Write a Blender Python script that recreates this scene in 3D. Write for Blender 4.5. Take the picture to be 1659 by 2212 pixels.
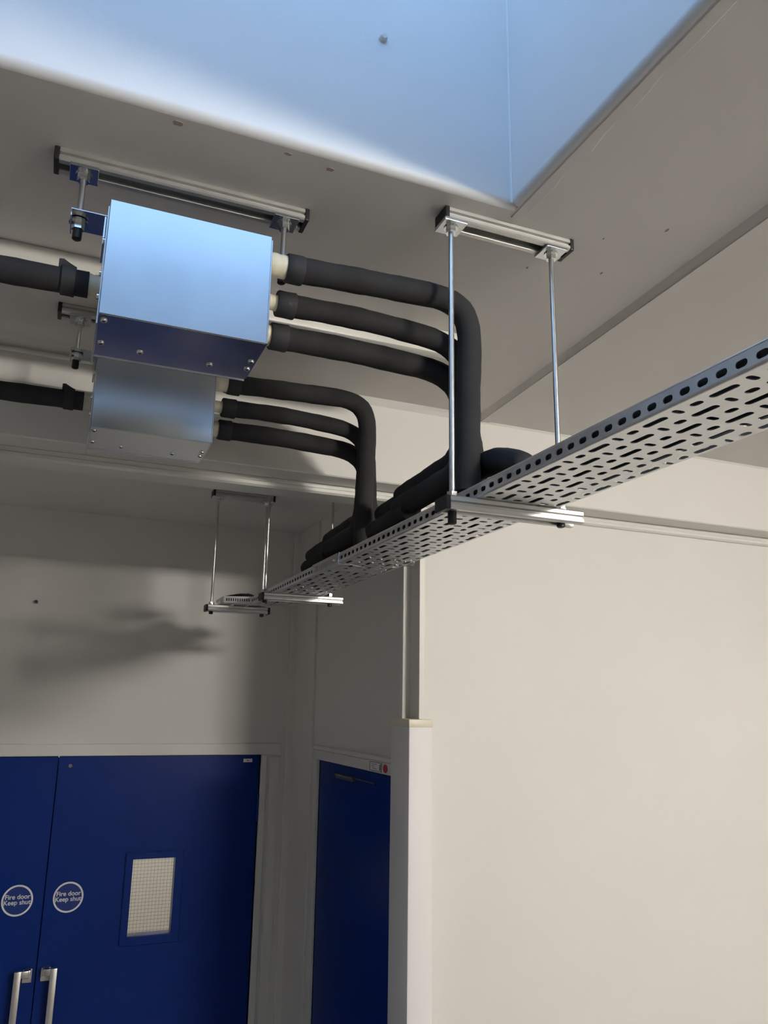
import bpy, bmesh, math, random
from mathutils import Vector, Matrix
from mathutils.geometry import tessellate_polygon

random.seed(7)
for o in list(bpy.data.objects):
    bpy.data.objects.remove(o)
scene = bpy.context.scene
C = scene.collection

# ------------------------------------------------------------------ units
# Everything is laid out in "survey units" with the camera at the origin:
# X runs across the room, Y away from the camera along the tray, Z up.
U = 0.82          # metres per survey unit
CZ = 2.237        # camera height above the floor in metres
ZF = -CZ / U      # floor level in survey units


def W(p):
    return Vector((p[0] * U, p[1] * U, p[2] * U + CZ))


# ------------------------------------------------------------------ camera
FPX, YAW, PITCH, ROLL = 1716.52, 0.3853095, 0.2371496, 0.0165127
cy, sy, cp, sp = math.cos(YAW), math.sin(YAW), math.cos(PITCH), math.sin(PITCH)
fw = Vector((sy * cp, cy * cp, sp))
rt = Vector((cy, -sy, 0))
up = rt.cross(fw)
r2 = rt * math.cos(ROLL) + up * math.sin(ROLL)
u2 = up * math.cos(ROLL) - rt * math.sin(ROLL)
cam_d = bpy.data.cameras.new('camera')
cam = bpy.data.objects.new('camera', cam_d)
C.objects.link(cam)
m = Matrix((r2, u2, -fw)).transposed().to_4x4()
m.translation = W((0, 0, 0))
cam.matrix_world = m
cam_d.sensor_fit = 'HORIZONTAL'
cam_d.sensor_width = 36.0
cam_d.lens = FPX / 1659.0 * 36.0
cam_d.clip_start = 0.02
scene.camera = cam

# ------------------------------------------------------------------ sky and exposure
world = bpy.data.worlds.new('sky')
scene.world = world
world.use_nodes = True
bg = world.node_tree.nodes['Background']
bg.inputs['Color'].default_value = (0.37, 0.62, 1.0, 1)
bg.inputs['Strength'].default_value = 2.1
vs = scene.view_settings
vs.view_transform = 'Standard'
vs.look = 'None'
vs.gamma = 1.0
vs.use_curve_mapping = False
vs.exposure = 0.0
LAMP = 250.0       # emission of the wall light's diffuser
FILL_PANEL = 38.0       # unseen panel added to brighten the ceiling and lower wall
LAMP2 = 17.0        # luminaire in the corridor beyond the doors

# daylight portal across the top of the skylight shaft
SKX0, SKX1, SKY0, SKY1, SKZ = -0.85, 0.774, -0.30, 1.237, 1.75
pl = bpy.data.lights.new('skylight_portal', 'AREA')
pl.shape = 'RECTANGLE'
pl.size = (SKX1 - SKX0) * U
pl.size_y = (SKY1 - SKY0) * U
pl.cycles.is_portal = True
po = bpy.data.objects.new('skylight_portal', pl)
po.location = W(((SKX0 + SKX1) / 2, (SKY0 + SKY1) / 2, SKZ + 0.05))
C.objects.link(po)


# ------------------------------------------------------------------ materials
def mat(name, color, rough=0.5, metal=0.0, noise=None, bump=None, emit=None, spec=None, coat=None):
    """noise=(scale, amount, detail): small colour variation; bump=(scale, strength)."""
    mt = bpy.data.materials.new(name)
    mt.use_nodes = True
    nt = mt.node_tree
    b = nt.nodes['Principled BSDF']
    b.inputs['Base Color'].default_value = (*color, 1)
    b.inputs['Roughness'].default_value = rough
    b.inputs['Metallic'].default_value = metal
    if spec is not None:
        b.inputs['Specular IOR Level'].default_value = spec
    if coat:
        b.inputs['Coat Weight'].default_value = coat
        b.inputs['Coat Roughness'].default_value = 0.15
    tc = nt.nodes.new('ShaderNodeTexCoord')
    if noise:
        n = nt.nodes.new('ShaderNodeTexNoise')
        n.inputs['Scale'].default_value = noise[0]
        n.inputs['Detail'].default_value = noise[2] if len(noise) > 2 else 4
        r = nt.nodes.new('ShaderNodeValToRGB')
        a = noise[1]
        r.color_ramp.elements[0].position = 0.3
        r.color_ramp.elements[1].position = 0.7
        r.color_ramp.elements[0].color = (*[c * (1 - a) for c in color], 1)
        r.color_ramp.elements[1].color = (*[min(1, c * (1 + a)) for c in color], 1)
        nt.links.new(tc.outputs['Object'], n.inputs['Vector'])
        nt.links.new(n.outputs['Fac'], r.inputs['Fac'])
        nt.links.new(r.outputs['Color'], b.inputs['Base Color'])
        if metal > 0.5:
            mr = nt.nodes.new('ShaderNodeMapRange')
            mr.inputs['To Min'].default_value = rough * 0.8
            mr.inputs['To Max'].default_value = rough * 1.25
            nt.links.new(n.outputs['Fac'], mr.inputs['Value'])
            nt.links.new(mr.outputs['Result'], b.inputs['Roughness'])
    if bump:
        n2 = nt.nodes.new('ShaderNodeTexNoise')
        n2.inputs['Scale'].default_value = bump[0]
        n2.inputs['Detail'].default_value = 5
        bp = nt.nodes.new('ShaderNodeBump')
        bp.inputs['Strength'].default_value = bump[1]
        bp.inputs['Distance'].default_value = 0.004
        nt.links.new(tc.outputs['Object'], n2.inputs['Vector'])
        nt.links.new(n2.outputs['Fac'], bp.inputs['Height'])
        nt.links.new(bp.outputs['Normal'], b.inputs['Normal'])
    if emit:
        b.inputs['Emission Color'].default_value = (*emit[0], 1)
        b.inputs['Emission Strength'].default_value = emit[1]
    return mt


M = {}
M['paint'] = mat('cream_wall_paint', (0.70, 0.685, 0.65), 0.55, noise=(2.5, 0.02), bump=(38, 0.10))
M['paint2'] = mat('grey_wall_paint', (0.60, 0.59, 0.575), 0.55, noise=(2.5, 0.02), bump=(38, 0.10))
M['ceil'] = mat('ceiling_paint', (0.66, 0.635, 0.61), 0.6, noise=(2.0, 0.03), bump=(22, 0.14))
M['shaft'] = mat('shaft_white_paint', (0.74, 0.75, 0.76), 0.5, noise=(3, 0.02), bump=(16, 0.35))
M['gloss'] = mat('trim_gloss_paint', (0.70, 0.69, 0.65), 0.33, noise=(4, 0.02), bump=(30, 0.06))
M['floor'] = mat('floor_vinyl', (0.36, 0.355, 0.35), 0.35, noise=(6, 0.08))
M['door'] = mat('blue_door_paint', (0.002, 0.023, 0.180), 0.30, noise=(3, 0.05), bump=(60, 0.03), spec=0.2)
M['galv'] = mat('galvanised_sheet', (0.60, 0.63, 0.66), 0.19, 1.0, noise=(9, 0.05, 6))
M['strut'] = mat('galvanised_channel', (0.60, 0.60, 0.58), 0.46, 1.0, noise=(30, 0.06, 5))
M['tray'] = mat('galvanised_tray', (0.70, 0.705, 0.71), 0.40, 1.0, noise=(25, 0.07, 5))
M['rod'] = mat('zinc_rod', (0.68, 0.69, 0.69), 0.30, 1.0, noise=(60, 0.05))
M['bolt'] = mat('bright_bolt', (0.78, 0.78, 0.76), 0.15, 1.0)
M['foam'] = mat('black_foam', (0.024, 0.0235, 0.024), 0.85, noise=(20, 0.2), bump=(45, 0.25), spec=0.35)
M['foam_cut'] = mat('black_foam_tape', (0.026, 0.026, 0.028), 0.7, noise=(30, 0.15), bump=(30, 0.3), spec=0.4)
M['tape'] = mat('cream_tape', (0.72, 0.66, 0.50), 0.5, noise=(30, 0.06), bump=(24, 0.6))
M['plastic'] = mat('black_plastic', (0.012, 0.012, 0.013), 0.45, noise=(20, 0.05))
M['upvc'] = mat('white_plastic', (0.76, 0.74, 0.73), 0.5, noise=(5, 0.01))
M['cap'] = mat('aged_cream_plastic', (0.74, 0.69, 0.54), 0.4, noise=(8, 0.04))
M['steel'] = mat('brushed_steel', (0.62, 0.60, 0.57), 0.32, 1.0, noise=(90, 0.05))
M['white'] = mat('white_vinyl', (0.80, 0.80, 0.80), 0.5, noise=(10, 0.01))
M['signblue'] = mat('sign_blue', (0.004, 0.028, 0.20), 0.35, noise=(10, 0.02))
M['red'] = mat('red_sticker', (0.45, 0.01, 0.03), 0.5, noise=(10, 0.02))
M['ink'] = mat('dark_ink', (0.05, 0.05, 0.06), 0.6, noise=(10, 0.02))
M['closer'] = mat('closer_grey', (0.16, 0.15, 0.15), 0.4, 0.6, noise=(30, 0.05))
M['wire'] = mat('dark_wire', (0.16, 0.16, 0.15), 0.5, 0.3, noise=(10, 0.02))
M['lamp'] = mat('lamp_diffuser', (0.9, 0.9, 0.88), 0.5, emit=((1.0, 0.94, 0.85), LAMP))
M['fill_panel'] = mat('fill_panel_diffuser', (0.9, 0.9, 0.88), 0.5, emit=((1.0, 0.95, 0.88), FILL_PANEL))
M['lamp2'] = mat('corridor_diffuser', (0.9, 0.9, 0.88), 0.5, emit=((1.0, 0.93, 0.80), LAMP2))

gl = bpy.data.materials.new('clear_glass')
gl.use_nodes = True
nt = gl.node_tree
nt.nodes.clear()
out = nt.nodes.new('ShaderNodeOutputMaterial')
mx = nt.nodes.new('ShaderNodeMixShader')
tr = nt.nodes.new('ShaderNodeBsdfTransparent')
gs = nt.nodes.new('ShaderNodeBsdfGlossy')
gs.inputs['Roughness'].default_value = 0.05
fr = nt.nodes.new('ShaderNodeFresnel')
fr.inputs['IOR'].default_value = 1.45
nt.links.new(fr.outputs[0], mx.inputs[0])
nt.links.new(tr.outputs[0], mx.inputs[1])
nt.links.new(gs.outputs[0], mx.inputs[2])
nt.links.new(mx.outputs[0], out.inputs[0])
M['glass'] = gl


# ------------------------------------------------------------------ mesh builder
class MB:
    """Collects vertices (survey units) and faces, then links them as one mesh object."""

    def __init__(self):
        self.v = []
        self.f = []

    def add(self, vs_, fs_):
        n = len(self.v)
        self.v += [tuple(v) for v in vs_]
        self.f += [tuple(i + n for i in f) for f in fs_]
        return self

    def box(self, x0, x1, y0, y1, z0, z1, b=0.0):
        if b <= 0:
            vs_ = [(x, y, z) for x in (x0, x1) for y in (y0, y1) for z in (z0, z1)]
            fs_ = [(0, 1, 3, 2), (4, 6, 7, 5), (0, 4, 5, 1), (2, 3, 7, 6), (0, 2, 6, 4), (1, 5, 7, 3)]
            return self.add(vs_, fs_)
        bm = bmesh.new()
        bmesh.ops.create_cube(bm, size=1)
        for v in bm.verts:
            v.co = Vector(((x0 + x1) / 2 + v.co.x * (x1 - x0), (y0 + y1) / 2 + v.co.y * (y1 - y0),
                           (z0 + z1) / 2 + v.co.z * (z1 - z0)))
        bmesh.ops.bevel(bm, geom=list(bm.edges), offset=b, segments=2, profile=0.5, affect='EDGES')
        bm.verts.index_update()
        self.add([v.co[:] for v in bm.verts], [[v.index for v in f.verts] for f in bm.faces])
        bm.free()
        return self

    def cyl(self, p0, p1, r, n=16, r1=None):
        return self.tube([p0, p1], [r, r if r1 is None else r1], n)

    def tube(self, pts, rad, n=20, caps=True):
        pts = [Vector(p) for p in pts]
        if not hasattr(rad, '__len__'):
            rad = [rad] * len(pts)
        tang = []
        for i in range(len(pts)):
            a = pts[max(i - 1, 0)]
            b = pts[min(i + 1, len(pts) - 1)]
            tang.append((b - a).normalized())
        ref = Vector((0, 0, 1)) if abs(tang[0].z) < 0.9 else Vector((1, 0, 0))
        nrm = (ref - tang[0] * ref.dot(tang[0])).normalized()
        vs_, fs_ = [], []
        for i, p in enumerate(pts):
            nrm = (nrm - tang[i] * nrm.dot(tang[i])).normalized()
            bn = tang[i].cross(nrm)
            for k in range(n):
                a = 2 * math.pi * k / n
                vs_.append(p + (nrm * math.cos(a) + bn * math.sin(a)) * rad[i])
        for i in range(len(pts) - 1):
            for k in range(n):
                k2 = (k + 1) % n
                fs_.append((i * n + k, i * n + k2, (i + 1) * n + k2, (i + 1) * n + k))
        if caps:
            fs_.append(tuple(reversed(range(n))))
            fs_.append(tuple(range((len(pts) - 1) * n, len(pts) * n)))
        return self.add(vs_, fs_)

    def prism_x(self, prof, x0, x1):
        """closed profile [(y, z), ...] swept along X."""
        n = len(prof)
        vs_ = [(x0, y, z) for y, z in prof] + [(x1, y, z) for y, z in prof]
        fs_ = [(k, (k + 1) % n, n + (k + 1) % n, n + k) for k in range(n)]
        tri = tessellate_polygon([[Vector((y, z, 0)) for y, z in prof]])
        fs_ += [t for t in tri] + [tuple(i + n for i in reversed(t)) for t in tri]
        return self.add(vs_, fs_)

    def sheet(self, outer, holes, place, th):
        """plate with real holes; outer/holes are 2-D loops, place(a, b, t) -> 3-D, t = 0 or th."""
        loops = [outer] + holes
        flat = [p for lp in loops for p in lp]
        tri = tessellate_polygon([[Vector((a, b, 0)) for a, b in lp] for lp in loops])
        n = len(flat)
        vs_ = [place(a, b, 0) for a, b in flat] + [place(a, b, th) for a, b in flat]
        fs_ = [tuple(t) for t in tri] + [tuple(i + n for i in reversed(t)) for t in tri]
        s = 0
        for lp in loops:
            L = len(lp)
            for k in range(L):
                k2 = (k + 1) % L
                fs_.append((s + k, s + k2, n + s + k2, n + s + k))
            s += L
        return self.add(vs_, fs_)

    def build(self, name, material, parent=None, smooth=False, fix=True, angle=40):
        me = bpy.data.meshes.new(name)
        base = Vector((0, 0, 0))
        p = parent
        while p is not None:
            base += p.location
            p = p.parent
        me.from_pydata([tuple(W(v) - base) for v in self.v], [], self.f)
        if fix:
            bm = bmesh.new()
            bm.from_mesh(me)
            bmesh.ops.recalc_face_normals(bm, faces=bm.faces)
            bm.to_mesh(me)
            bm.free()
        me.materials.append(material)
        if smooth:
            for pg in me.polygons:
                pg.use_smooth = True
            me.set_sharp_from_angle(angle=math.radians(angle))
        me.update()
        o = bpy.data.objects.new(name, me)
        C.objects.link(o)
        if parent is not None:
            o.parent = parent
        return o


def tag(o, label=None, cat=None, group=None, kind=None):
    if label:
        o['label'] = label
    if cat:
        o['category'] = cat
    if group:
        o['group'] = group
    if kind:
        o['kind'] = kind
    return o


def thing(name, loc, label, cat, group=None, kind=None):
    o = bpy.data.objects.new(name, None)
    o.empty_display_size = 0.05
    o.location = W(loc)
    C.objects.link(o)
    return tag(o, label, cat, group, kind)


def struct(name, mb, material, label=None, smooth=False):
    return tag(mb.build(name, material, smooth=smooth), label, kind='structure')


def fillet(pts, rads, seg=10, sub=0.03):
    """polyline through pts with rounded corners, resampled."""
    pts = [Vector(p) for p in pts]
    outp = [pts[0]]
    for i in range(1, len(pts) - 1):
        p, a, b = pts[i], pts[i - 1], pts[i + 1]
        da, db = (a - p), (b - p)
        r = min(rads[i - 1], da.length * 0.98, db.length * 0.98)
        s, e = p + da.normalized() * r, p + db.normalized() * r
        for k in range(seg + 1):
            t = k / seg
            q = s * (1 - t) ** 2 + p * 2 * t * (1 - t) + e * t * t
            # blend the parabola toward a circular bend
            outp.append(q + (p - q) * 0.12 * math.sin(math.pi * t))
    outp.append(pts[-1])
    res = [outp[0]]
    for q in outp[1:]:
        d = (q - res[-1]).length
        if d < 1e-5:
            continue
        n = max(1, int(d / sub))
        p0 = res[-1]
        for k in range(1, n + 1):
            res.append(p0 + (q - p0) * k / n)
    return res


# ================================================================== THE ROOM
XL, XR, YR = -2.5, 4.2, -1.75            # left wall, right wall, rear wall
YBH = 2.352                             # face of the bulkhead
YP0, YP1 = 2.47, 2.55                   # partition wall front and back
XE = 1.14                               # end of partition / side wall of the alcove
YB = 3.95                               # wall with the double doors
ZBH = 0.713                             # underside of the bulkhead
ZA = 0.8625                             # alcove ceiling
T = 0.08

struct('floor', MB().box(XL - T, XR + T, YR - T, 6.6, ZF - T, ZF), M['floor'], 'grey vinyl floor of the room')
struct('wall_left', MB().box(XL - T, XL, YR - T, YB + T, ZF, 1.1), M['paint2'], 'grey painted wall at the far left end')
struct('wall_right', MB().box(XR, XR + T, YR - T, YP1, ZF, 1.1), M['paint2'], 'grey painted wall at the far right end')
struct('wall_rear', MB().box(XL - T, XR + T, YR - T, YR, ZF, 1.1), M['paint2'], 'grey painted wall behind the viewer')

# main ceiling around the skylight hole, its hole edges rounded
CB = (1.2447 - 1.02 * 0.0424)           # ceiling's right border X = CB + 0.0424 * Y
def cbx(y):
    return CB + 0.0424 * y
R = 0.016
c = MB()
c.box(XL, SKX0, YR, YBH + .03, 1.0, 1.08)
c.box(SKX0, SKX1 + R, YR, SKY0, 1.0, 1.08)
c.box(SKX0, SKX1 + R, SKY1 + R, YBH + .03, 1.0, 1.08)
y0, y1 = YR, YBH + .03
c.add([(SKX1 + R, y0, 1), (cbx(y0) + .02, y0, 1), (cbx(y1) + .02, y1, 1), (SKX1 + R, y1, 1),
       (SKX1 + R, y0, 1.08), (cbx(y0) + .02, y0, 1.08), (cbx(y1) + .02, y1, 1.08), (SKX1 + R, y1, 1.08)],
      [(0, 1, 2, 3), (4, 7, 6, 5), (0, 4, 5, 1), (1, 5, 6, 2), (2, 6, 7, 3), (3, 7, 4, 0)])
ceil_o = struct('ceiling', c, M['ceil'], 'grey-cream painted ceiling round the skylight opening')

# skylight shaft: four plastered sides with a rounded lower lip
def lip(a, sgn):
    """profile (offset from wall face, z): rounded arris between ceiling and shaft."""
    return [(a + sgn * (R - R * math.cos(t)), 1.0 + R - R * math.sin(t)) for t in [k * math.pi / 16 for k in range(9)]]
s = MB()
pf = lip(SKY1, 1)
prof = [(SKY1, SKZ)] + [p for p in pf] + [(SKY1 + R, 1.004), (SKY1 + .06, 1.004), (SKY1 + .06, SKZ)]
s.prism_x(prof, SKX0 - .06, SKX1 + .06)
s.box(SKX0 - .06, SKX1 + .06, SKY0 - .06, SKY0, 1.0005, SKZ)
s.box(SKX0 - .06, SKX0, SKY0 - .06, SKY1 + .06, 1.0005, SKZ)
pf = lip(SKX1, 1)
prof = [(SKX1, SKZ)] + pf + [(SKX1 + R, 1.004), (SKX1 + .06, 1.004), (SKX1 + .06, SKZ)]
tmp = MB().prism_x(prof, SKY0 - .06, SKY1 + .0)
s.add([(y, x, z) for x, y, z in tmp.v], tmp.f)
struct('skylight_shaft', s, M['shaft'], 'white plastered shaft rising to the skylight, lit blue by daylight', smooth=True)
# hard bead of filler in the shaft corner
struct('trim_shaft_corner', MB().tube([(SKX1 - .001, SKY1 - .001, 1.004), (SKX1 - .001, SKY1 - .001, SKZ)], .0035, 8),
       M['shaft'], 'thin bead of filler in the skylight shaft corner', smooth=True)

# chips and specks in the ceiling paint
M['chip'] = mat('bare_plaster', (0.34, 0.28, 0.24), 0.8, noise=(40, 0.15))
for cx_, cy_, rr_, st_ in ((.105, 1.268, .010, .7), (.309, 1.268, .008, .6), (.395, 1.279, .009, .6), (1.124, 1.18, .003, 2.2),
                           (1.105, 1.38, .0025, 2.0), (.932, 1.43, .002, 2.4), (1.02, 1.26, .002, 1.8)):
    q = MB()
    rn = random.Random(int(cx_ * 1000))
    n = 12
    lo = [(cx_ + rr_ * rn.uniform(.7, 1.1) * math.cos(2 * math.pi * k / n), cy_ + rr_ * st_ * rn.uniform(.7, 1.1) * math.sin(2 * math.pi * k / n), .9990) for k in range(n)]
    q.add(lo + [(x, y, 1.0004) for x, y, z in lo], [tuple(range(n))] + [(k, (k + 1) % n, n + (k + 1) % n, n + k) for k in range(n)])
    q.build('paint_chip', M['chip'], ceil_o)

# lower soffit at the right with its chamfered edge
s = MB()
ZS = 0.985
vv = []
for y in (YR, YBH + .03):
    vv += [(cbx(y), y, 1.001), (cbx(y) + .016, y, ZS), (XR, y, ZS), (XR, y, 1.08), (cbx(y), y, 1.08)]
s.add(vv, [(0, 1, 6, 5), (1, 2, 7, 6), (2, 3, 8, 7), (3, 4, 9, 8), (4, 0, 5, 9), (0, 4, 3, 2, 1), (5, 6, 7, 8, 9)])
struct('ceiling_right', s, M['ceil'], 'lower cream soffit right of the ceiling step')
s = MB()
vv = []
for y in (YR, YBH):
    a = cbx(y) + .0165
    vv += [(a, y, ZS - .0035), (a + .034, y, ZS - .0025), (a + .036, y, ZS + .002), (a, y, ZS + .002)]
s.add(vv, [(0, 1, 5, 4), (1, 2, 6, 5), (2, 3, 7, 6), (3, 0, 4, 7), (0, 3, 2, 1), (4, 5, 6, 7)])
struct('trim_1', s, M['ceil'], 'flat painted cover strip along the ceiling step')

# strip of old plaster edging beside the skylight
s = MB()
n = 40
vv = []
for k in range(n + 1):
    y = SKY0 + (SKY1 + .035 - SKY0) * k / n
    x = SKX1 + .047 + .003 * math.sin(k * 1.7) + .002 * math.sin(k * 4.1)
    vv += [(SKX1 + R + .002, y, 1.0015), (SKX1 + R + .004, y, .9975), (x - .004, y, .9972), (x, y, 1.0015)]
ff = []
for k in range(n):
    a = 4 * k
    ff += [(a, a + 1, a + 5, a + 4), (a + 1, a + 2, a + 6, a + 5), (a + 2, a + 3, a + 7, a + 6)]
s.add(vv, ff)
struct('trim_2', s, M['ceil'], 'rough plaster edging beside the skylight opening', smooth=True)

# bulkhead above the opening, with a coved top
b = MB()
prof = [(YBH - .020, 1.001), (YBH - .012, .990), (YBH, .978), (YBH, ZBH + .004), (YBH + .004, ZBH), (YP1, ZBH), (YP1, 1.0), (YP1, 1.001)]
b.prism_x(prof, XL, XR)
struct('wall_bulkhead', b, M['paint'], 'cream bulkhead wall above the opening behind the tray')
b = MB().prism_x([(YP0 - .016, ZBH - .001), (YP0 - .016, ZBH - .014), (YP0 - .020, ZBH - .018), (YP0 - .020, ZBH - .028),
                  (YP0 - .012, ZBH - .034), (YP1, ZBH - .034), (YP1, ZBH - .001)], XL, XR)
struct('trim_3', b, M['gloss'], 'painted moulding running under the bulkhead')
# partition right of the opening
b = MB().box(XE, XR, YP0, YP1, ZF, ZBH - .030)
struct('wall_partition', b, M['paint'], 'broad cream painted wall right of the blue side door')
b = MB().box(1.112, XE + .002, YP1 - .003, YP1 + .02, ZF, ZBH - .03, .002)
b.box(XE - .003, XE + .018, YP0 - .004, YP0 + .012, ZF, ZBH - .034, .002)
struct('trim_4', b, M['gloss'], 'narrow painted beads edging the partition end')

# two white battens under the ceiling
struct('trim_5', MB().box(XL, .95, 1.795, 1.825, .928, 1.0, .005), M['gloss'], 'white ceiling batten passing behind the nearer box', smooth=True)
struct('trim_6', MB().tube([(XL, YBH - .006, .967), (.89, YBH - .006, .967)], .0075, 12), M['gloss'], 'thin white conduit just under the ceiling on the bulkhead', smooth=True)
struct('trim_11', MB().tube([(XL, YBH - .006, .868), (.60, YBH - .006, .868)], .0065, 12), M['gloss'], 'thin white conduit halfway up the bulkhead behind the farther box', smooth=True)

# alcove
struct('ceiling_alcove', MB().box(XL, XE + .05, YP1, YB + T, ZA, ZA + .1), M['paint'], 'ceiling of the shadowed door alcove')
DX0, DX1, DZ = -.845, .979, -.247            # double door opening
w = MB()
w.box(XL, DX0, YB, YB + T, ZF, DZ)
w.box(DX1, XE + .1, YB, YB + T, ZF, DZ)
w.box(XL, XE + .1, YB, YB + T, DZ, .632)
w.box(XL, XE + .1, YB + .004, YB + T, .632, ZA)
struct('wall_back', w, M['paint'], 'shadowed cream wall above the blue double doors')
SD0, SD1 = 2.60, 3.522                        # side door opening
w = MB()
w.box(XE, XE + T, YP1, SD0, ZF, ZA)
w.box(XE, XE + T, SD1, YB, ZF, ZA)
w.box(XE, XE + T, SD0, SD1, DZ + .004, ZA)
struct('wall_side', w, M['paint'], 'dim side wall over the narrow blue door')
# corner casing and beads
w = MB().box(XE - .012, XE + .001, 3.622, YB, ZF, ZA, .002)
w.box(1.098, XE, YB - .014, YB + .001, ZF, ZA, .003)
struct('trim_7', w, M['gloss'], 'painted casing boxing the alcove corner')

# frames of the doors
f = MB()
f.box(DX0 - .09, 1.072, YB - .012, YB + .03, DZ, DZ + .052, .003)
f.box(DX1, DX1 + .03, YB - .012, YB + .03, ZF, DZ, .003)
f.box(DX0 - .03, DX0, YB - .012, YB + .03, ZF, DZ, .003)
struct('trim_8', f, M['gloss'], 'cream frame of the blue double doors')
f = MB().box(1.026, 1.075, YB - .006, YB + .001, ZF, DZ - .012, .002)
f.box(1.034, 1.067, YB - .0085, YB - .004, ZF, DZ - .022, .001)
struct('trim_9', f, M['gloss'], 'slim recessed panel beside the double door frame')
f = MB()
f.box(XE - .014, XE + .03, SD0 - .03, SD1 + .05, DZ + .004, DZ + .045, .003)
f.box(XE - .020, XE + .02, SD0 - .03, SD1 + .05, DZ + .046, DZ + .063, .003)
f.box(XE - .014, XE + .03, SD1, SD1 + .05, ZF, DZ + .004, .003)
f.box(XE - .010, XE + .03, SD0 - .03, SD0, ZF, DZ + .004, .003)
struct('trim_10', f, M['gloss'], 'cream frame over the narrow blue side door')

# corridor behind the double doors, seen through the vision panel
w = MB()
w.box(-1.6, 1.9, 6.4, 6.5, ZF, .9)
w.box(-1.7, -1.6, YB + T, 6.5, ZF, .9)
w.box(1.9, 2.0, YB + T, 6.5, ZF, .9)
w.box(-1.7, 2.0, YB + T, 6.5, .9, 1.0)
w.box(XE + .1, 1.95, YB, YB + T, ZF, .95)
w.box(-1.65, 1.95, YB + .01, YB + T, ZA, .95)
struct('wall_corridor', w, M['paint'], 'pale corridor wall seen through the wired glass')


# ------------------------------------------------------------------ luminaires
def luminaire(loc, lx, ly, key, label):
    x, y, z = loc
    t = thing('ceiling_luminaire', loc, label, 'light')
    MB().box(x - lx / 2, x + lx / 2, y - ly / 2, y + ly / 2, z - .030, z, .006).build('housing', M['white'], t)
    MB().box(x - lx / 2 + .02, x + lx / 2 - .02, y - ly / 2 + .02, y + ly / 2 - .02, z - .140, z - .029, .02).build('diffuser', M[key], t)
    return t


# wall light high on the wall behind the viewer: the room's main lamp
t = thing('wall_light', (2.0, YR, .79), 'rectangular wall light high on the wall behind the viewer', 'light')
MB().box(1.65, 2.35, YR, YR + .045, .785, .975, .006).build('housing', M['white'], t)
MB().box(1.665, 2.335, YR + .044, YR + .060, .80, .96, .006).build('diffuser', M['lamp'], t)
t = thing('added_fill_panel', (2.9, -.6, ZS), 'unseen square fill panel added under the soffit behind the viewer at the right', 'light')  # added fill: lights the floor so its bounce lifts the ceiling
MB().box(2.54, 3.26, -.96, -.24, ZS - .012, ZS - .0005, .003).build('frame', M['white'], t)
MB().box(2.56, 3.24, -.94, -.26, ZS - .0135, ZS - .011).build('diffuser', M['fill_panel'], t)
luminaire((.2, 5.2, .9), 1.5, .4, 'lamp2', 'ceiling light in the corridor beyond the doors')

# ================================================================== DOORS
YD = YB + .012           # face of the double door leaves


def text_mesh(body, size, loc, parent):
    cu = bpy.data.curves.new('lettering', 'FONT')
    cu.body = body
    cu.size = size * U
    cu.align_x = 'CENTER'
    cu.align_y = 'CENTER'
    cu.space_line = 0.85
    cu.extrude = 0.0004
    tmp = bpy.data.objects.new('lettering_tmp', cu)
    C.objects.link(tmp)
    dg = bpy.context.evaluated_depsgraph_get()
    me = bpy.data.meshes.new_from_object(tmp.evaluated_get(dg))
    bpy.data.objects.remove(tmp)
    bm = bmesh.new()          # thicken the strokes with shifted copies
    for dx, dy in ((0, 0), (.0005, 0), (-.0005, 0), (0, .0004), (0, -.0004)):
        m2 = me.copy()
        m2.transform(Matrix.Translation((dx, dy, dx * .2)))
        bm.from_mesh(m2)
        bpy.data.meshes.remove(m2)
    bm.to_mesh(me)
    bm.free()
    rot = Matrix.Rotation(math.radians(90), 4, 'X')
    me.transform(Matrix.Translation(W(loc) - parent.location) @ rot)
    me.materials.clear()
    me.materials.append(M['white'])
    o = bpy.data.objects.new('lettering', me)
    C.objects.link(o)
    o.parent = parent
    return o


def leaf_plate(x0, x1, hole=None):
    mb = MB()
    if not hole:
        return mb.box(x0, x1, YD, YD + .05, ZF + .01, DZ - .003, .002)
    hx0, hx1, hz0, hz1 = hole
    mb.box(x0, hx0, YD, YD + .05, ZF + .01, DZ - .003)
    mb.box(hx1, x1, YD, YD + .05, ZF + .01, DZ - .003)
    mb.box(hx0, hx1, YD, YD + .05, ZF + .01, hz0)
    mb.box(hx0, hx1, YD, YD + .05, hz1, DZ - .003)
    return mb


def pull_handle(parent, xin, xout):
    """square-section offset pull: fixing plate at xin, grip at xout."""
    h = MB()
    z1, z2 = -1.092, -1.62
    sg = 1 if xout > xin else -1
    h.box(xout - .014, xout + .014, YD - .062, YD - .038, z2, z1, .003)
    for z in (z1 - .014, z2 + .014):
        a, b_ = sorted((xin, xout))
        h.box(a - .004, b_ + .004, YD - .058, YD - .042, z - .013, z + .013, .002)
        h.box(xin - .012, xin + .012, YD - .052, YD - .002, z - .013, z + .013, .002)
    o = h.build('handle', M['steel'], parent, smooth=True)
    for z in (z1 - .034, z2 + .034):
        p = MB().box(xin - .019, xin + .019, YD - .006, YD + .001, z - .026, z + .026, .002).build('fixing_plate', M['steel'], o)
    for z in (z1 - .046, z2 + .046):
        MB().cyl((xin + sg * -.01, YD - .009, z), (xin + sg * -.01, YD - .005, z), .006, 10).build('screw', M['bolt'], o, smooth=True)
    return o


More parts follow.
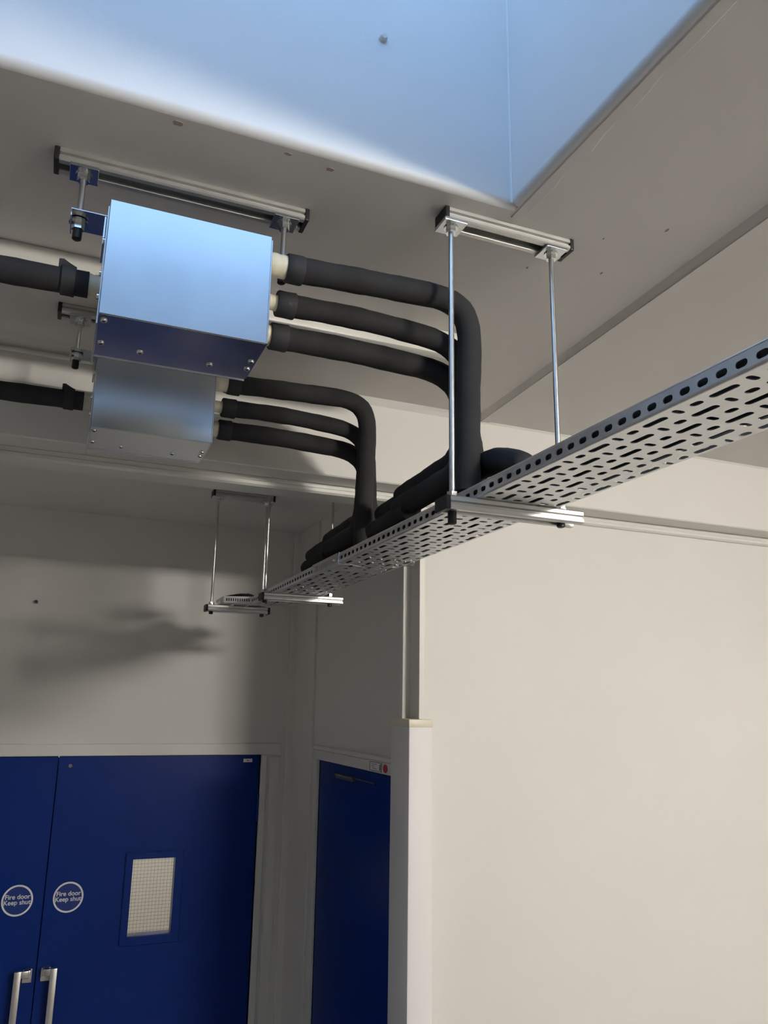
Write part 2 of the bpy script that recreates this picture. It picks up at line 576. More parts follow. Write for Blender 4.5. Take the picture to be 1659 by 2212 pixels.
d1 = thing('door_1', (-.4, YD, ZF), 'blue left leaf of the double doors, cut by the photo edge', 'door', kind='structure')
leaf_plate(DX0 + .003, .0655).build('leaf', M['door'], d1)
pull_handle(d1, .034, -.003)
MB().box(.050, .085, YD + .050, YD + .056, ZF + .02, DZ - .01).build('gap_light_stop', M['door'], d1)  # strip added behind the leaf gap to keep corridor light out
d2 = thing('door_2', (.5, YD, ZF), 'blue right leaf of the double doors with a wired vision panel', 'door', kind='structure')
HP = (.418, .612, -1.012, -.690)
leaf_plate(.0695, DX1 - .003, HP).build('leaf', M['door'], d2)
pull_handle(d2, .105, .135)
fr_ = MB()
hx0, hx1, hz0, hz1 = HP
fr_.box(hx0 - .028, hx0 + .004, YD - .012, YD + .052, hz0 - .034, hz1 + .026, .003)
fr_.box(hx1 - .004, hx1 + .033, YD - .012, YD + .052, hz0 - .034, hz1 + .026, .003)
fr_.box(hx0, hx1, YD - .012, YD + .052, hz0 - .034, hz0 + .004, .003)
fr_.box(hx0, hx1, YD - .012, YD + .052, hz1 - .004, hz1 + .026, .003)
vp_ = fr_.build('vision_panel_frame', M['door'], d2)
MB().box(hx0 + .003, hx1 - .003, YD + .024, YD + .028, hz0 + .003, hz1 - .003).build('pane', M['glass'], vp_)
g = MB()
nx, nz = 13, 22
for k in range(1, nx):
    x = hx0 + (hx1 - hx0) * k / nx
    g.box(x - .00045, x + .00045, YD + .0255, YD + .0265, hz0 + .003, hz1 - .003)
for k in range(1, nz):
    z = hz0 + (hz1 - hz0) * k / nz
    g.box(hx0 + .003, hx1 - .003, YD + .0255, YD + .0265, z - .00045, z + .00045)
tag(g.build('wire_mesh', M['wire'], vp_), kind='stuff')
for z in (-.49, -1.5):
    MB().cyl((DX1 - .002, YD - .008, z - .062), (DX1 - .002, YD - .008, z + .062), .009, 10).build('hinge', M['door'], d2, smooth=True)
MB().cyl((.118, YD - .004, -.290), (.118, YD + .001, -.290), .008, 12).build('screw_cap', M['closer'], d2, smooth=True)

XS = XE + .002
d3 = thing('door_3', (XS, 3.06, ZF), 'narrow blue side door with closer, beside the white corner trunking', 'door', kind='structure')
MB().box(XS, XS + .05, SD0 + .003, SD1 - .003, ZF + .01, DZ, .002).build('leaf', M['door'], d3)
cl = MB().box(XS - .022, XS + .001, 3.06, 3.25, -.298, -.281, .005).build('door_closer', M['closer'], d3)
MB().tube([(XS - .011, 3.252, -.2895), (XS - .011, 3.275, -.2895)], .008, 12).build('end_cap', M['plastic'], cl, smooth=True)
MB().box(XS - .007, XS - .001, 2.85, 3.06, -.2875, -.283, .001).build('closer_arm', M['closer'], cl)
MB().box(XS - .006, XS + .001, 2.690, 2.699, -.690, -.462, .001).build('upright_strip', M['steel'], d3)  # thin upright steel strip on the leaf


def disc(mb, cx, cz, r, y0, y1, n=48):
    return mb.cyl((cx, y0, cz), (cx, y1, cz), r, n)


def ring(mb, cx, cz, r0, r1, y0, y1, n=56):
    vs_, fs_ = [], []
    for k in range(n):
        a = 2 * math.pi * k / n
        for r, y in ((r0, y0), (r1, y0), (r1, y1), (r0, y1)):
            vs_.append((cx + r * math.cos(a), y, cz + r * math.sin(a)))
    for k in range(n):
        a, b_ = 4 * k, 4 * ((k + 1) % n)
        for j in range(4):
            j2 = (j + 1) % 4
            fs_.append((a + j, a + j2, b_ + j2, b_ + j))
    return mb.add(vs_, fs_)


for cx, lab in ((-.037, 'round blue fire door sign on the left leaf, by the photo edge'),
                (.1645, 'round blue fire door sign on the right leaf, left of the vision panel')):
    t = thing('fire_door_sign', (cx, YD, -.832), lab, 'sign', 'fire door signs')
    disc(MB(), cx, -.832, .061, YD - .0030, YD - .0004).build('disc', M['signblue'], t, smooth=True)
    ring(MB(), cx, -.832, .0545, .0615, YD - .0036, YD - .0004).build('ring', M['white'], t, smooth=True)
    text_mesh('Fire door\nKeep shut', .0258, (cx, YD - .0036, -.829), t)


def sticker(name, lab, x0, x1, z0, z1):
    t = thing(name, ((x0 + x1) / 2, YD, z0), lab, 'sticker', 'white door stickers')
    MB().box(x0, x1, YD - .0015, YD - .0002, z0, z1).build('backing', M['white'], t)
    mx_ = (x0 + x1) / 2
    MB().box(mx_ - .005, mx_ + .004, YD - .0020, YD - .0014, (z0 + z1) / 2 - .002, (z0 + z1) / 2 + .002).build('print', M['ink'], t)


sticker('door_sticker', 'small white sticker in the top corner of the double doors', .897, .940, -.283, -.267)
t = thing('door_sticker', (XS, 2.69, -.28), 'small white sticker at the top edge of the narrow side door', 'sticker', 'white door stickers')
MB().box(XS - .0015, XS - .0002, 2.667, 2.697, -.284, -.266).build('backing', M['white'], t)
MB().box(XS - .002, XS - .0014, 2.679, 2.686, -.277, -.273).build('print', M['ink'], t)
XF = XE - .014
t = thing('notice_label', (XF, 2.81, -.24), 'white printed label with dark border on the side door head', 'label')
MB().box(XF - .0015, XF - .0002, 2.757, 2.872, -.2375, -.2065).build('backing', M['white'], t)
q = MB()
for (a, b_, z0, z1) in ((2.757, 2.872, -.2375, -.2358), (2.757, 2.872, -.2082, -.2065), (2.757, 2.761, -.2375, -.2065), (2.868, 2.872, -.2375, -.2065)):
    q.box(XF - .0020, XF - .0013, a, b_, z0, z1)
q.build('border', M['ink'], t)
q = MB()
for k, (a, b_) in enumerate(((2.80, 2.855), (2.82, 2.858), (2.805, 2.85))):
    z = -.2145 - k * .007
    q.box(XF - .0019, XF - .0013, a, b_, z - .0008, z + .0008)
q.box(XF - .0019, XF - .0013, 2.767, 2.775, -.233, -.212)
q.build('print', M['ink'], t)
q = MB()
n = 28
ctr = (2.722, -.2225)
vs_ = [(XF - .002, ctr[0] + .019 * math.cos(2 * math.pi * k / n), ctr[1] + .0145 * math.sin(2 * math.pi * k / n)) for k in range(n)]
vs_ += [(XF - .0002, y, z) for _, y, z in vs_]
q.add(vs_, [tuple(range(n)), tuple(reversed(range(n, 2 * n)))] + [(k, (k + 1) % n, n + (k + 1) % n, n + k) for k in range(n)])
tag(q.build('red_sticker', M['red']), 'red oval sticker beside the printed label on the side door head', 'sticker')

# white corner trunking
t = thing('corner_trunking', (1.12, 2.44, ZF), 'tall white plastic corner trunking with a yellowed cream cap', 'trunking')
MB().box(1.0765, 1.161, 2.410, YP1 + .012, ZF, -.068, .006).build('body', M['upvc'], t, smooth=True)
MB().box(1.0755, 1.162, 2.408, YP1 + .013, -.071, -.046, .003).build('cap', M['cap'], t, smooth=True)

t = thing('wall_plug', (-.094, YB, .428), 'small dark wall plug left in the wall over the double doors', 'wall plug')
MB().tube([(-.100, YB + .002, .426), (-.101, YB - .022, .427)], .0075, 10).build('plug', M['closer'], t, smooth=True)
MB().tube([(-.101, YB - .021, .427), (-.1015, YB - .028, .427)], .0045, 8).build('screw', M['ink'], t, smooth=True)
MB().box(-.092, -.082, YB - .004, YB + .001, .424, .432, .001).build('torn_edge', M['white'], t)
q = MB().tube([(.4823, SKY1 - .010, 1.2968), (.4823, SKY1 - .007, 1.2968), (.4823, SKY1 + .001, 1.2968)], [.005, .008, .009], 14)
tag(q.build('painted_screw', M['ceil'], smooth=True), 'round painted screw head on the skylight shaft wall', 'screw')


# ================================================================== SUPPORT STEEL
def channel(mb, x0, x1, yc, zt, wd=.050, ht=.0265, th=.0028):
    """rolled C-channel open at the bottom, with ribbed sides and inturned lips; zt = top."""
    h = wd / 2
    zb = zt - ht
    g_ = .0055
    outer = [(-h + .003, zt), (h - .003, zt), (h, zt - .003), (h, zt - ht * .38), (h - g_, zt - ht * .46), (h - g_, zt - ht * .58), (h, zt - ht * .66),
             (h, zb + .003), (h - .003, zb), (h * .46, zb), (h * .42, zb + .002), (h * .42, zb + .008)]
    inner = [(h * .42 + th, zb + .008), (h * .42 + th, zb + th), (h - th - .002, zb + th), (h - th, zb + .005), (h - th, zt - ht * .70),
             (h - g_ - th, zt - ht * .62), (h - g_ - th, zt - ht * .42), (h - th, zt - ht * .34), (h - th, zt - th)]
    right = [(y, z) for y, z in outer[1:]] + inner
    left = [(-y, z) for y, z in reversed(right)]
    prof = [(yc + y, z) for y, z in left[::1]]
    # left runs from inner top-left round to outer top-left; join with the right side
    full = right + left
    mb.prism_x([(yc + y, z) for y, z in full], x0, x1)
    return zb


def end_cap(x, yc, zt, parent, sgn, wd=.050, ht=.0265):
    a, b_ = sorted((x - sgn * .004, x + sgn * .006))
    return MB().box(a, b_, yc - wd / 2 - .001, yc + wd / 2 + .001, zt - ht - .001, zt - .0003, .002).build('end_cap', M['plastic'], parent)


def hexnut(x, y, z0, z1, r, parent, name='nut', material=None):
    mb = MB().cyl((x, y, z0), (x, y, z1), r, 6)
    return mb.build(name, material or M['bolt'], parent)


def plate(x, y, zb, parent, sx=.052, sy=.052):
    """square plate washer under a channel, with washer and nut."""
    p = MB().box(x - sx / 2, x + sx / 2, y - sy / 2, y + sy / 2, zb - .006, zb + .0003, .001).build('plate_washer', M['galv'], parent)
    MB().cyl((x, y, zb - .0085), (x, y, zb - .0055), .015, 20).build('washer', M['bolt'], p, smooth=True)
    hexnut(x, y, zb - .020, zb - .008, .0115, p)
    return p


RR = .0056     # threaded rod radius


def rod(x, y, z0, z1, parent, cap=True):
    o = MB().cyl((x, y, z0), (x, y, z1), RR, 12).build('threaded_rod', M['rod'], parent, smooth=True)
    if cap:
        MB().tube([(x, y, z0 - .003), (x, y, z0 - .001), (x, y, z0 + .022), (x, y, z0 + .0225)], [.006, .0085, .0085, .0065], 12).build('rod_cap', M['plastic'], o, smooth=True)
    return o


def trapeze(x0, x1, yc, zc, zl, rods, label, caps=(True, True, True, False), drop=(.022, .004)):
    t = thing('trapeze_hanger', ((x0 + x1) / 2, yc, zc), label, 'pipe hanger', 'trapeze hangers carrying the tray')
    uc = MB()
    zb = channel(uc, x0, x1, yc, zc)
    u = uc.build('ceiling_channel', M['strut'], t, smooth=True, angle=30)
    if caps[0]:
        end_cap(x0, yc, zc, u, -1)
    if caps[1]:
        end_cap(x1, yc, zc, u, 1)
    lc = MB()
    zlb = channel(lc, x0, x1, yc, zl)
    l = lc.build('support_channel', M['strut'], t, smooth=True, angle=30)
    if caps[2]:
        end_cap(x0, yc, zl, l, -1)
    if caps[3]:
        end_cap(x1, yc, zl, l, 1)
    for x, dr in zip(rods, drop):
        plate(x, yc, zb, t)
        r = rod(x, yc, zlb - dr, zb + .004, t)
        hexnut(x, yc, zl + .002, zl + .012, .011, t)
        MB().cyl((x, yc, zl - .0003), (x, yc, zl + .0025), .016, 18).build('washer', M['bolt'], t, smooth=True)
    return t


ZT = .385         # underside of the tray
trapeze(.6546, .957, 1.315, 1.0, ZT, (.6735, .919), 'near trapeze hanger with steel rods at the skylight corner')
trapeze(.672, .976, 2.822, ZA, ZT, (.684, .932), 'middle trapeze hanger, its top hidden behind the bulkhead', caps=(True, True, True, False), drop=(.006, .006))
trapeze(.552, .806, 3.268, ZA, ZT - .003, (.572, .782), 'small far trapeze hanger at the dark alcove end of the tray', caps=(True, True, True, True), drop=(.008, .008))


# ------------------------------------------------------------------ branch boxes with their hangers
def branch_box(ox, oy, oz, lab_box, lab_hang, hang_x):
    x0, x1 = .010 + ox, .305 + ox
    y0, y1 = 1.348 + oy, 1.537 + oy
    z0, z1 = .648 + oz, .871 + oz
    yr = 1.442 + oy
    t = thing('branch_box', ((x0 + x1) / 2, yr, z0), lab_box, 'metal box', 'galvanised branch boxes')
    MB().box(x0 + .003, x1 - .003, y0 + .003, y1 - .003, z0 + .003, z1 - .001, .001).build('body', M['galv'], t)
    MB().box(x0, x1, y0, y0 + .0028, z0 + .0005, z1, .0008).build('front_panel', M['galv'], t)
    bp = MB().box(x0, x1, y0 + .003, y1, z0, z0 + .0028, .0008).build('bottom_panel', M['galv'], t)
    MB().box(x0, x1, y1 - .002, y1 + .0012, z0 - .0022, z0 + .006, .0006).build('rear_flange', M['galv'], t)
    for px, py in ((.0194, 1.3729), (.0199, 1.4705), (.0919, 1.4833), (.2248, 1.4861), (.2971, 1.4382), (.2974, 1.4761)):
        px += ox
        py += oy
        sc = MB().tube([(px, py, z0 + .0005), (px, py, z0 - .0022), (px, py, z0 - .0034), (px, py, z0 - .0034), (px, py, z0 - .0012)], [.0066, .0062, .0046, .0028, .0024], 14)
        sc.build('screw', M['bolt'], bp, smooth=True)
    lp = MB().box(x0 - .0030, x0 - .0003, y0 + .016, y1 + .012, z0 - .012, z1 - .004, .0008).build('left_side_plate', M['galv'], t)
    for zz in (.735, .69, .80):
        MB().cyl((x0 - .0065, y0 + .024, zz + oz), (x0 - .0025, y0 + .024, zz + oz), .0055, 10).build('screw', M['bolt'], lp, smooth=True)
    MB().box(x1 + .0003, x1 + .0035, y0 + .004, y1 - .004, z0 + .002, z1 - .004, .0008).build('right_side_plate', M['galv'], t)
    zb = .873 + oz
    for sgn, xa, xr in ((-1, x0, -.0418 + ox), (1, x1, .3500 + ox)):
        a, b_ = sorted((xa + sgn * .0005, xa + sgn * .066))
        k = MB().box(a, b_, yr - .036, yr + .036, zb - .0025, zb, .0006)
        a2, b2 = sorted((xa + sgn * .0036, xa + sgn * .0075))
        k.box(a2, b2, yr - .036, yr + .036, zb - .060, zb - .003, .0008)
        a3, b3 = sorted((xa + sgn * .0635, xa + sgn * .066))
        k.box(a3, b3, yr - .030, yr + .036, zb - .012, zb - .002, .0006)
        br = k.build('bracket', M['galv'], t)
        hexnut(xr, yr, zb + .0005, zb + .011, .0115, br)
        hexnut(xr, yr, zb - .022, zb - .008, .0115, br)
        MB().cyl((xr, yr, zb - .0085), (xr, yr, zb - .0042), .017, 18).build('washer', M['bolt'], br, smooth=True)
    h = thing('box_hanger', ((x0 + x1) / 2, yr, 1.0), lab_hang, 'pipe hanger', 'ceiling channels holding the boxes')
    uc = MB()
    cz = channel(uc, hang_x[0], hang_x[1], yr, 1.0)
    u = uc.build('ceiling_channel', M['strut'], h, smooth=True, angle=30)
    end_cap(hang_x[0], yr, 1.0, u, -1)
    end_cap(hang_x[1], yr, 1.0, u, 1)
    for xr in (-.0418 + ox, .3500 + ox):
        plate(xr, yr, cz, h)
        rod(xr, yr, zb - .040, cz + .004, h)
    return t


branch_box(0, 0, 0, 'nearer galvanised box below the skylight, its front face reflecting pale blue light',
           'long ceiling channel and short rods holding the nearer blue-lit box', (-.0905, .391))
branch_box(.0145, .640, .003, 'farther galvanised box with a dull grey front, partly hidden by the nearer one',
           'ceiling channel and rods holding the farther grey box, mostly hidden', (-.078, .400))


# ================================================================== CABLE TRAY
TX0, TX1, TF = .715, .900, .0265      # tray edges and flange height
TH = .0016


def slot(cx, cy, ln, wd, along_y=True, n=5):
    """rounded slot outline around (cx, cy)."""
    r = wd / 2
    h = ln / 2 - r
    pts = []
    for s_, a0 in ((1, 0), (-1, math.pi)):
        for k in range(n + 1):
            a = a0 + math.pi * k / n
            pts.append((r * math.cos(a), s_ * h + r * math.sin(a)))
    if not along_y:
        pts = [(b_, -a) for a, b_ in pts]
    return [(cx + a, cy + b_) for a, b_ in pts]


ROWS = [.7365 + .02964 * k for k in range(6)]
YREF = .6977 + .029


def tray_bottom(mb, y0, y1, dx=0.0, xl=None, xr=None, zt=ZT):
    xl = TX0 + .004 if xl is None else xl
    xr = TX1 - .004 if xr is None else xr
    k0 = math.floor((y0 - YREF) / .0625)
    k1 = math.ceil((y1 - YREF) / .0625)
    pl_ = lambda a, b_, t: (a, b_, zt + t)
    for k in range(k0, k1):
        ya, yb = YREF + k * .0625, YREF + (k + 1) * .0625
        ca, cb = max(ya, y0), min(yb, y1)
        if cb - ca < .003:
            continue
        holes = []
        for j, x in enumerate(ROWS):
            x += dx
            if x < xl + .008 or x > xr - .008:
                continue
            if (j + k) % 2 == 1:
                cand = [slot(x, ya + .0333, .0464, .0118)]
            else:
                cand = [slot(x, ya + .0175, .0205, .0118), slot(x, ya + .0508, .0195, .0105, False)]
            for h_ in cand:
                if min(p[1] for p in h_) > ca + .0008 and max(p[1] for p in h_) < cb - .0008:
                    holes.append(h_)
        mb.sheet([(xl, ca), (xr, ca), (xr, cb), (xl, cb)], holes, pl_, TH)


def tray_flange(mb, y0, y1, x, sgn, zt=ZT, pitch=.031, sl=.0186, sh=.0098):
    """sgn = +1: plate thickness grows toward +X."""
    k0 = math.floor((y0 - .6015) / pitch)
    k1 = math.ceil((y1 - .6015) / pitch)
    za, zb = zt + .004, zt + TF
    pl_ = lambda a, b_, t: (x + sgn * t, a, b_)
    for k in range(k0, k1):
        ya, yb = .6015 + k * pitch, .6015 + (k + 1) * pitch
        ca, cb = max(ya, y0), min(yb, y1)
        if cb - ca < .002:
            continue
        h_ = slot(0, 0, sl, sh, False)
        h_ = [(ya + pitch / 2 + a, zt + .0125 + b_) for a, b_ in h_]
        holes = [h_] if min(p[0] for p in h_) > ca + .0008 and max(p[0] for p in h_) < cb - .0008 else []
        mb.sheet([(ca, za), (cb, za), (cb, zb), (ca, zb)], holes, pl_, TH)
    # rounded bend to the tray bottom and rolled top lip
    n = 4
    vs_ = []
    for y in (y0, y1):
        for k in range(n + 1):
            a = math.pi / 2 * k / n
            vs_.append((x + sgn * (.004 - .004 * math.cos(a)), y, zt + .004 - .004 * math.sin(a)))
    mb.add(vs_, [(k, k + 1, n + 2 + k, n + 1 + k) for k in range(n)])
    mb.tube([(x + sgn * .0015, y0, zb), (x + sgn * .0015, y1, zb)], .0022, 8)


def straight_tray(y0, y1, label, zt=ZT):
    t = thing('cable_tray', ((TX0 + TX1) / 2, (y0 + y1) / 2, zt), label, 'cable tray', 'perforated cable tray lengths')
    b_ = MB()
    tray_bottom(b_, y0, y1, zt=zt)
    b_.build('perforated_base', M['tray'], t, fix=False)
    b_ = MB()
    tray_flange(b_, y0, y1, TX0, 1, zt=zt)
    b_.build('side_flange', M['tray'], t, fix=False, smooth=True, angle=35)
    b_ = MB()
    tray_flange(b_, y0, y1, TX1, -1, zt=zt)
    b_.build('side_flange', M['tray'], t, fix=False, smooth=True, angle=35)
    return t


YJ = 2.21        # joint between the two lengths
tr1 = straight_tray(-1.2, YJ, 'near length of perforated steel cable tray running out at the right')
tr2 = straight_tray(YJ + .002, 3.19, 'far length of perforated cable tray beyond the joint plates')
# joint plates with long upright slots, outside both flanges
for x, sgn in ((TX0, -1), (TX1, 1)):
    mb = MB()
    ya, yb = 2.105, 2.34
    holes = []
    yy = ya + .045
    while yy < yb - .04:
        holes.append([(yy + a, ZT + .0135 + b_) for a, b_ in slot(0, 0, .0165, .0055)])
        yy += .0165
    mb.sheet([(ya, ZT + .0015), (yb, ZT + .0015), (yb, ZT + TF + .003), (ya, ZT + TF + .003)], holes,
             lambda a, b_, t: (x + sgn * (.0004 + t), a, b_), .0022)
    cpl = mb.build('joint_plate', M['strut'], tr2, fix=False)
    for yb_ in (2.128, 2.315):
        MB().tube([(x + sgn * .002, yb_, ZT + .0135), (x + sgn * .006, yb_, ZT + .0135), (x + sgn * .0085, yb_, ZT + .0135)], [.0065, .006, .003], 12).build('bolt', M['bolt'], cpl, smooth=True)
# flat joint strip under the tray with bright bolts
for yj, tray in ((1.97, tr1), (2.60, tr2)):
    for k in range(4):
        for e in range(2):
            bx, by = TX0 + .045 + k * .036, yj + e * .075 + .01 * ((k + e) % 2)
            MB().tube([(bx, by, ZT + .001), (bx, by, ZT - .0025), (bx, by, ZT - .004)], [.0048, .0045, .002], 10).build('bolt', M['bolt'], tray, smooth=True)

# jogged end piece at the far hanger
t = thing('cable_tray', (.69, 3.5, ZT), 'short jogged cable tray end piece at the far hanger', 'cable tray', 'perforated cable tray lengths')
X0, X1 = .607, .790
b_ = MB()
tray_bottom(b_, 3.195, 3.36, dx=-.110, xl=X0 + .004, xr=X1 - .004, zt=ZT)
b_.build('perforated_base', M['tray'], t, fix=False)
b_ = MB()
tray_flange(b_, 3.20, 3.36, X0, 1)
b_.build('side_flange', M['tray'], t, fix=False, smooth=True, angle=35)
b_ = MB()
tray_flange(b_, 3.20, 3.36, X1, -1)
b_.build('side_flange', M['tray'], t, fix=False, smooth=True, angle=35)
b_ = MB()
holes = []
xx = X0 + .012
while xx < TX0 - .008:
    holes.append([(xx + a, ZT + .0135 + c_) for a, c_ in slot(0, 0, .0125, .0042)])
    xx += .0085
b_.sheet([(X0, ZT + .0005), (TX0, ZT + .0005), (TX0, ZT + TF + .001), (X0, ZT + TF + .001)], holes,
         lambda a, c_, t_: (a, 3.196 - .030 * (a - X0) / (TX0 - X0) - t_, c_), .0018)
b_.build('end_flange', M['tray'], t, fix=False)

# wire tie hooked round the tray at the joint
pth = fillet([(TX0 - .004, 2.082, ZT + .028), (TX0 - .0075, 2.082, ZT - .006), (TX0 + .022, 2.060, ZT - .009)], [.012], 6, .01)
q = MB().tube(pth, .0016, 8)
q.tube(fillet([(TX0 + .022, 2.060, ZT - .009), (TX0 + .08, 2.10, ZT - .006), (TX1 - .02, 2.03, ZT - .007), (TX1 + .005, 2.00, ZT - .006), (TX1 + .004, 2.0, ZT + .02)], [.03, .03, .008], 6, .02), .0012, 8)
tag(q.build('wire_tie', M['bolt'], smooth=True), 'bright wire tie looped under the tray by the joint', 'wire')


# ================================================================== PIPES
def wob(pts, r, amp=.0006, seed=0):
    rnd = random.Random(seed)
    ph = rnd.random() * 6
    return [r + amp * math.sin(i * .9 + ph) + amp * .6 * math.sin(i * 2.3 + ph * 2) for i in range(len(pts))]


def rounded(pts, rad, re=.012):
    """taper the last rings for a rounded foam end."""
    n = len(pts)
    rad = list(rad)
    tot, acc = 0.0, [0.0] * n
    for i in range(n - 2, -1, -1):
        acc[i] = acc[i + 1] + (pts[i] - pts[i + 1]).length
    for i in range(n):
        if acc[i] < re:
            q_ = 1 - acc[i] / re
            rad[i] *= max(.45, math.sqrt(max(0, 1 - q_ * q_ * .85)))
    return rad


def foam(parent, name, pts, rads, r, seed, round_end=False, n=22, key='foam', round_start=False, ramp=0.0):
    pth = fillet(pts, rads, 10, .02)
    if round_end:
        d = (pth[-1] - pth[-2]).normalized()
        pth = pth[:-1] + [pth[-1] - d * .010, pth[-1] - d * .006, pth[-1] - d * .003, pth[-1] - d * .001, pth[-1]]
    rad = wob(pth, r, seed=seed)
    if round_end:
        rad = rounded(pth, rad, .014)
    if ramp:
        acc = 0.0
        for i in range(len(pth)):
            if i:
                acc += (pth[i] - pth[i - 1]).length
            if acc < ramp:
                q0 = acc / ramp
                rad[i] *= .82 + .18 * q0 * q0 * (3 - 2 * q0)
    if round_start:
        rad = list(reversed(rounded(list(reversed(pth)), list(reversed(rad)), .014)))
    return MB().tube(pth, rad, n).build(name, M[key], parent, smooth=True, angle=60)


def stub(parent, x0, x1, y, z, r, seed):
    rnd = random.Random(seed)
    n = 7
    pts = [(x0 + (x1 - x0) * k / n, y, z) for k in range(n + 1)]
    rad = [r * (1 + .05 * rnd.uniform(-1, 1)) for _ in pts]
    o = MB().tube(pts, rad, 18).build('wrapped_pipe_end', M['tape'], parent, smooth=True, angle=60)
    o['label'] = 'cream tape wrapped pipe end'
    return o


def collar(parent, x0, x1, y, z, r, seed):
    rnd = random.Random(seed)
    a, b_ = (x0, x1)
    pts = [(a, y, z), (a + (b_ - a) * .06, y, z), (a + (b_ - a) * .5, y, z), (a + (b_ - a) * .94, y, z), (b_, y, z)]
    rad = [r * .93, r, r * (1 + .02 * rnd.uniform(-1, 1)), r * 1.02, r * .99]
    return MB().tube(pts, rad, 22).build('collar', M['foam_cut'], parent, smooth=True, angle=50)


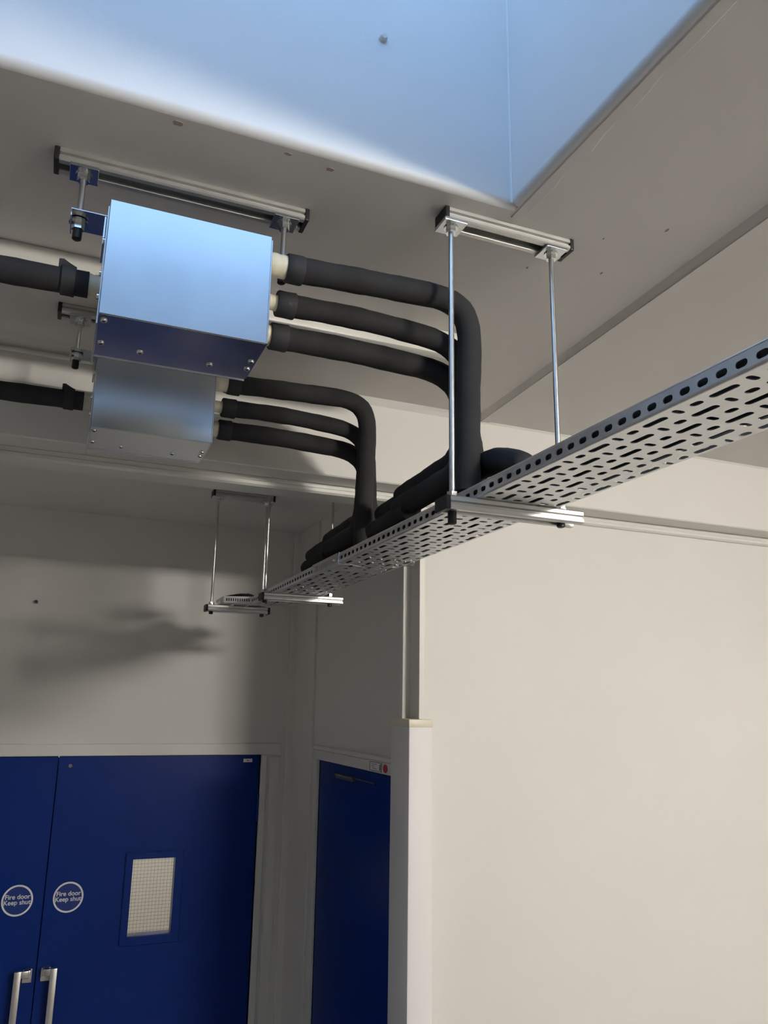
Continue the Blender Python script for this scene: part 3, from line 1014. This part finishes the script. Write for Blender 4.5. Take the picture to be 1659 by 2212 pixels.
def box_pipes(ox, oy, oz, which, names):
    D = lambda p: (p[0] + ox, p[1] + oy, p[2] + oz)
    xb = .309 + ox
    grp = 'insulated pipes leaving the ' + which + ' box'
    # top pipe: front riser, sleeve branching back along the tray
    t = thing('insulated_pipe', D((.35, 1.38, .83)), names[0], 'pipe', grp)
    stub(t, xb, .352 + ox, 1.38 + oy, .831 + oz, .0235, 1)
    collar(t, .342 + ox, .377 + ox, 1.38 + oy, .831 + oz, .0285, 2)
    foam(t, 'insulation', [D((.36, 1.38, .832)), D((.50, 1.38, .838)), D((.753, 1.38, .846)), D((.744, 1.379, .60)), (.742 + ox, 1.379 + oy, .421)],
         [.08, .105, .08], .0258, 3)
    foam(t, 'branch_sleeve', [D((.7425, 1.381, .60)), (.7425 + ox, 1.383 + oy, .470), (.742 + ox, 1.735 + oy, .464)], [.085], .0275, 4, True, ramp=.10)
    foam(t, 'tail_sleeve', [(.742 + ox, 1.66 + oy, .444), (.742 + ox, 1.905 + oy, .437)], [], .0262, 5, True)
    # middle pipe: riser hidden behind, foot turned toward the viewer
    t = thing('insulated_pipe', D((.35, 1.44, .785)), names[1], 'pipe', grp)
    stub(t, xb, .352 + ox, 1.442 + oy, .785 + oz, .0165, 6)
    collar(t, .342 + ox, .380 + ox, 1.442 + oy, .785 + oz, .0268, 7)
    xs = .798 + ox
    foam(t, 'insulation', [D((.36, 1.442, .785)), D((.52, 1.442, .790)), D((.775, 1.442, .772)), D((.782, 1.4445, .57)), (xs, 1.442 + oy, .49), (xs, 1.442 + oy, .438)],
         [.1, .11, .04, .03], .0232, 8)
    if which == 'nearer':
        foam(t, 'branch_sleeve', [(xs, 1.462 + oy, .492), (xs, 1.345 + oy, .492), (xs, 1.245 + oy, .443)], [.07], .0272, 9, True, ramp=.05)
    # bottom pipe: rear riser, upper sleeve going back
    t = thing('insulated_pipe', D((.35, 1.5, .74)), names[2], 'pipe', grp)
    stub(t, xb, .352 + ox, 1.500 + oy, .740 + oz, .0215, 10)
    collar(t, .345 + ox, .382 + ox, 1.500 + oy, .740 + oz, .0285, 11)
    foam(t, 'insulation', [D((.36, 1.50, .740)), D((.52, 1.50, .742)), D((.797, 1.50, .728)), D((.797, 1.50, .58)), (.797 + ox, 1.50 + oy, .455)],
         [.1, .11, .06], .0258, 12)
    foam(t, 'branch_sleeve', [D((.797, 1.502, .62)), (.797 + ox, 1.505 + oy, .536), (.797 + ox, 1.850 + oy, .526)], [.065], .0275, 13, True, ramp=.09)
    foam(t, 'tail_sleeve', [(.797 + ox, 1.77 + oy, .514), (.797 + ox, (1.985 if which == 'nearer' else 2.045) + oy, .505)], [], .0262, 14, True)
    # single pipe on the left side
    t = thing('insulated_pipe', D((-.03, 1.442, .745)), names[3], 'pipe', 'insulated pipes entering the boxes from the left')
    z = .744 + oz
    yy = 1.442 + oy
    stub(t, -.030 + ox, .006 + ox, yy, z, .021, 15)
    foam(t, 'insulation', [(XL + .002, yy, z - .012), (-.5 + ox, yy, z - .006), (-.012 + ox, yy, z)], [.2], .0238, 16)
    collar(t, -.060 + ox, -.035 + ox, yy, z + .0005, .0275, 17)
    # loose flap of insulation standing off the collar
    q_ = MB()
    fl = []
    for x, h0, h1 in ((-.066, .018, .036), (-.058, .018, .037), (-.046, .018, .030), (-.036, .017, .025)):
        for s_ in (-.010, .004):
            fl += [(x + ox, yy + s_, z + h0), (x + ox, yy + s_ - .002, z + h1)]
    for i in range(3):
        a = 4 * i
        q_.f += [(a, a + 1, a + 5, a + 4), (a + 2, a + 6, a + 7, a + 3), (a + 1, a + 3, a + 7, a + 5), (a, a + 4, a + 6, a + 2)]
    q_.f += [(0, 2, 3, 1), (12, 13, 15, 14)]
    q_.v = fl
    q_.build('tape_flap', M['foam_cut'], t)


box_pipes(0, 0, 0, 'nearer', (
    'topmost black pipe from the nearer box, bending down beside the front rod',
    'middle thinner black pipe from the nearer box, joining behind the front riser',
    'lowest black pipe from the nearer box, bending down behind the front rod',
    'black pipe with flared collar entering the nearer box from the left edge'))
box_pipes(.0145, .640, .003, 'farther', (
    'topmost black pipe from the farther box, arching down to the tray',
    'middle thinner black pipe from the farther box',
    'lowest black pipe from the farther box, just above the moulding',
    'black pipe entering the farther box from the left edge'))

# pipes lying in the tray
for k, (x, r, lab) in enumerate(((.7350, .0138, 'black pipe lying in the tray against the slotted near rim'),
                                 (.7760, .0160, 'black pipe in the tray, second lane from the slotted near rim'),
                                 (.8110, .0175, 'black pipe in the tray, third lane from the slotted near rim'),
                                 (.8560, .0195, 'black pipe in the tray along the far rim'))):
    t = thing('tray_pipe', (x, 1.0, ZT), lab, 'pipe', 'pipes lying in the cable tray')
    z = ZT + TH + r + .0006
    foam(t, 'insulation', [(x, -1.15, z), (x, 1.0, z), (x, 3.17, z)], [.1], r, 30 + k, n=14)
t = thing('insulated_pipe', (.66, 3.3, ZT), 'short fat black insulated pipe hump on the far tray end', 'pipe')
foam(t, 'insulation', [(.735, 3.205, ZT + .022), (.715, 3.235, ZT + .034), (.655, 3.29, ZT + .032), (.630, 3.35, ZT + .024)], [.03, .05], .0165, 40, True, round_start=True)
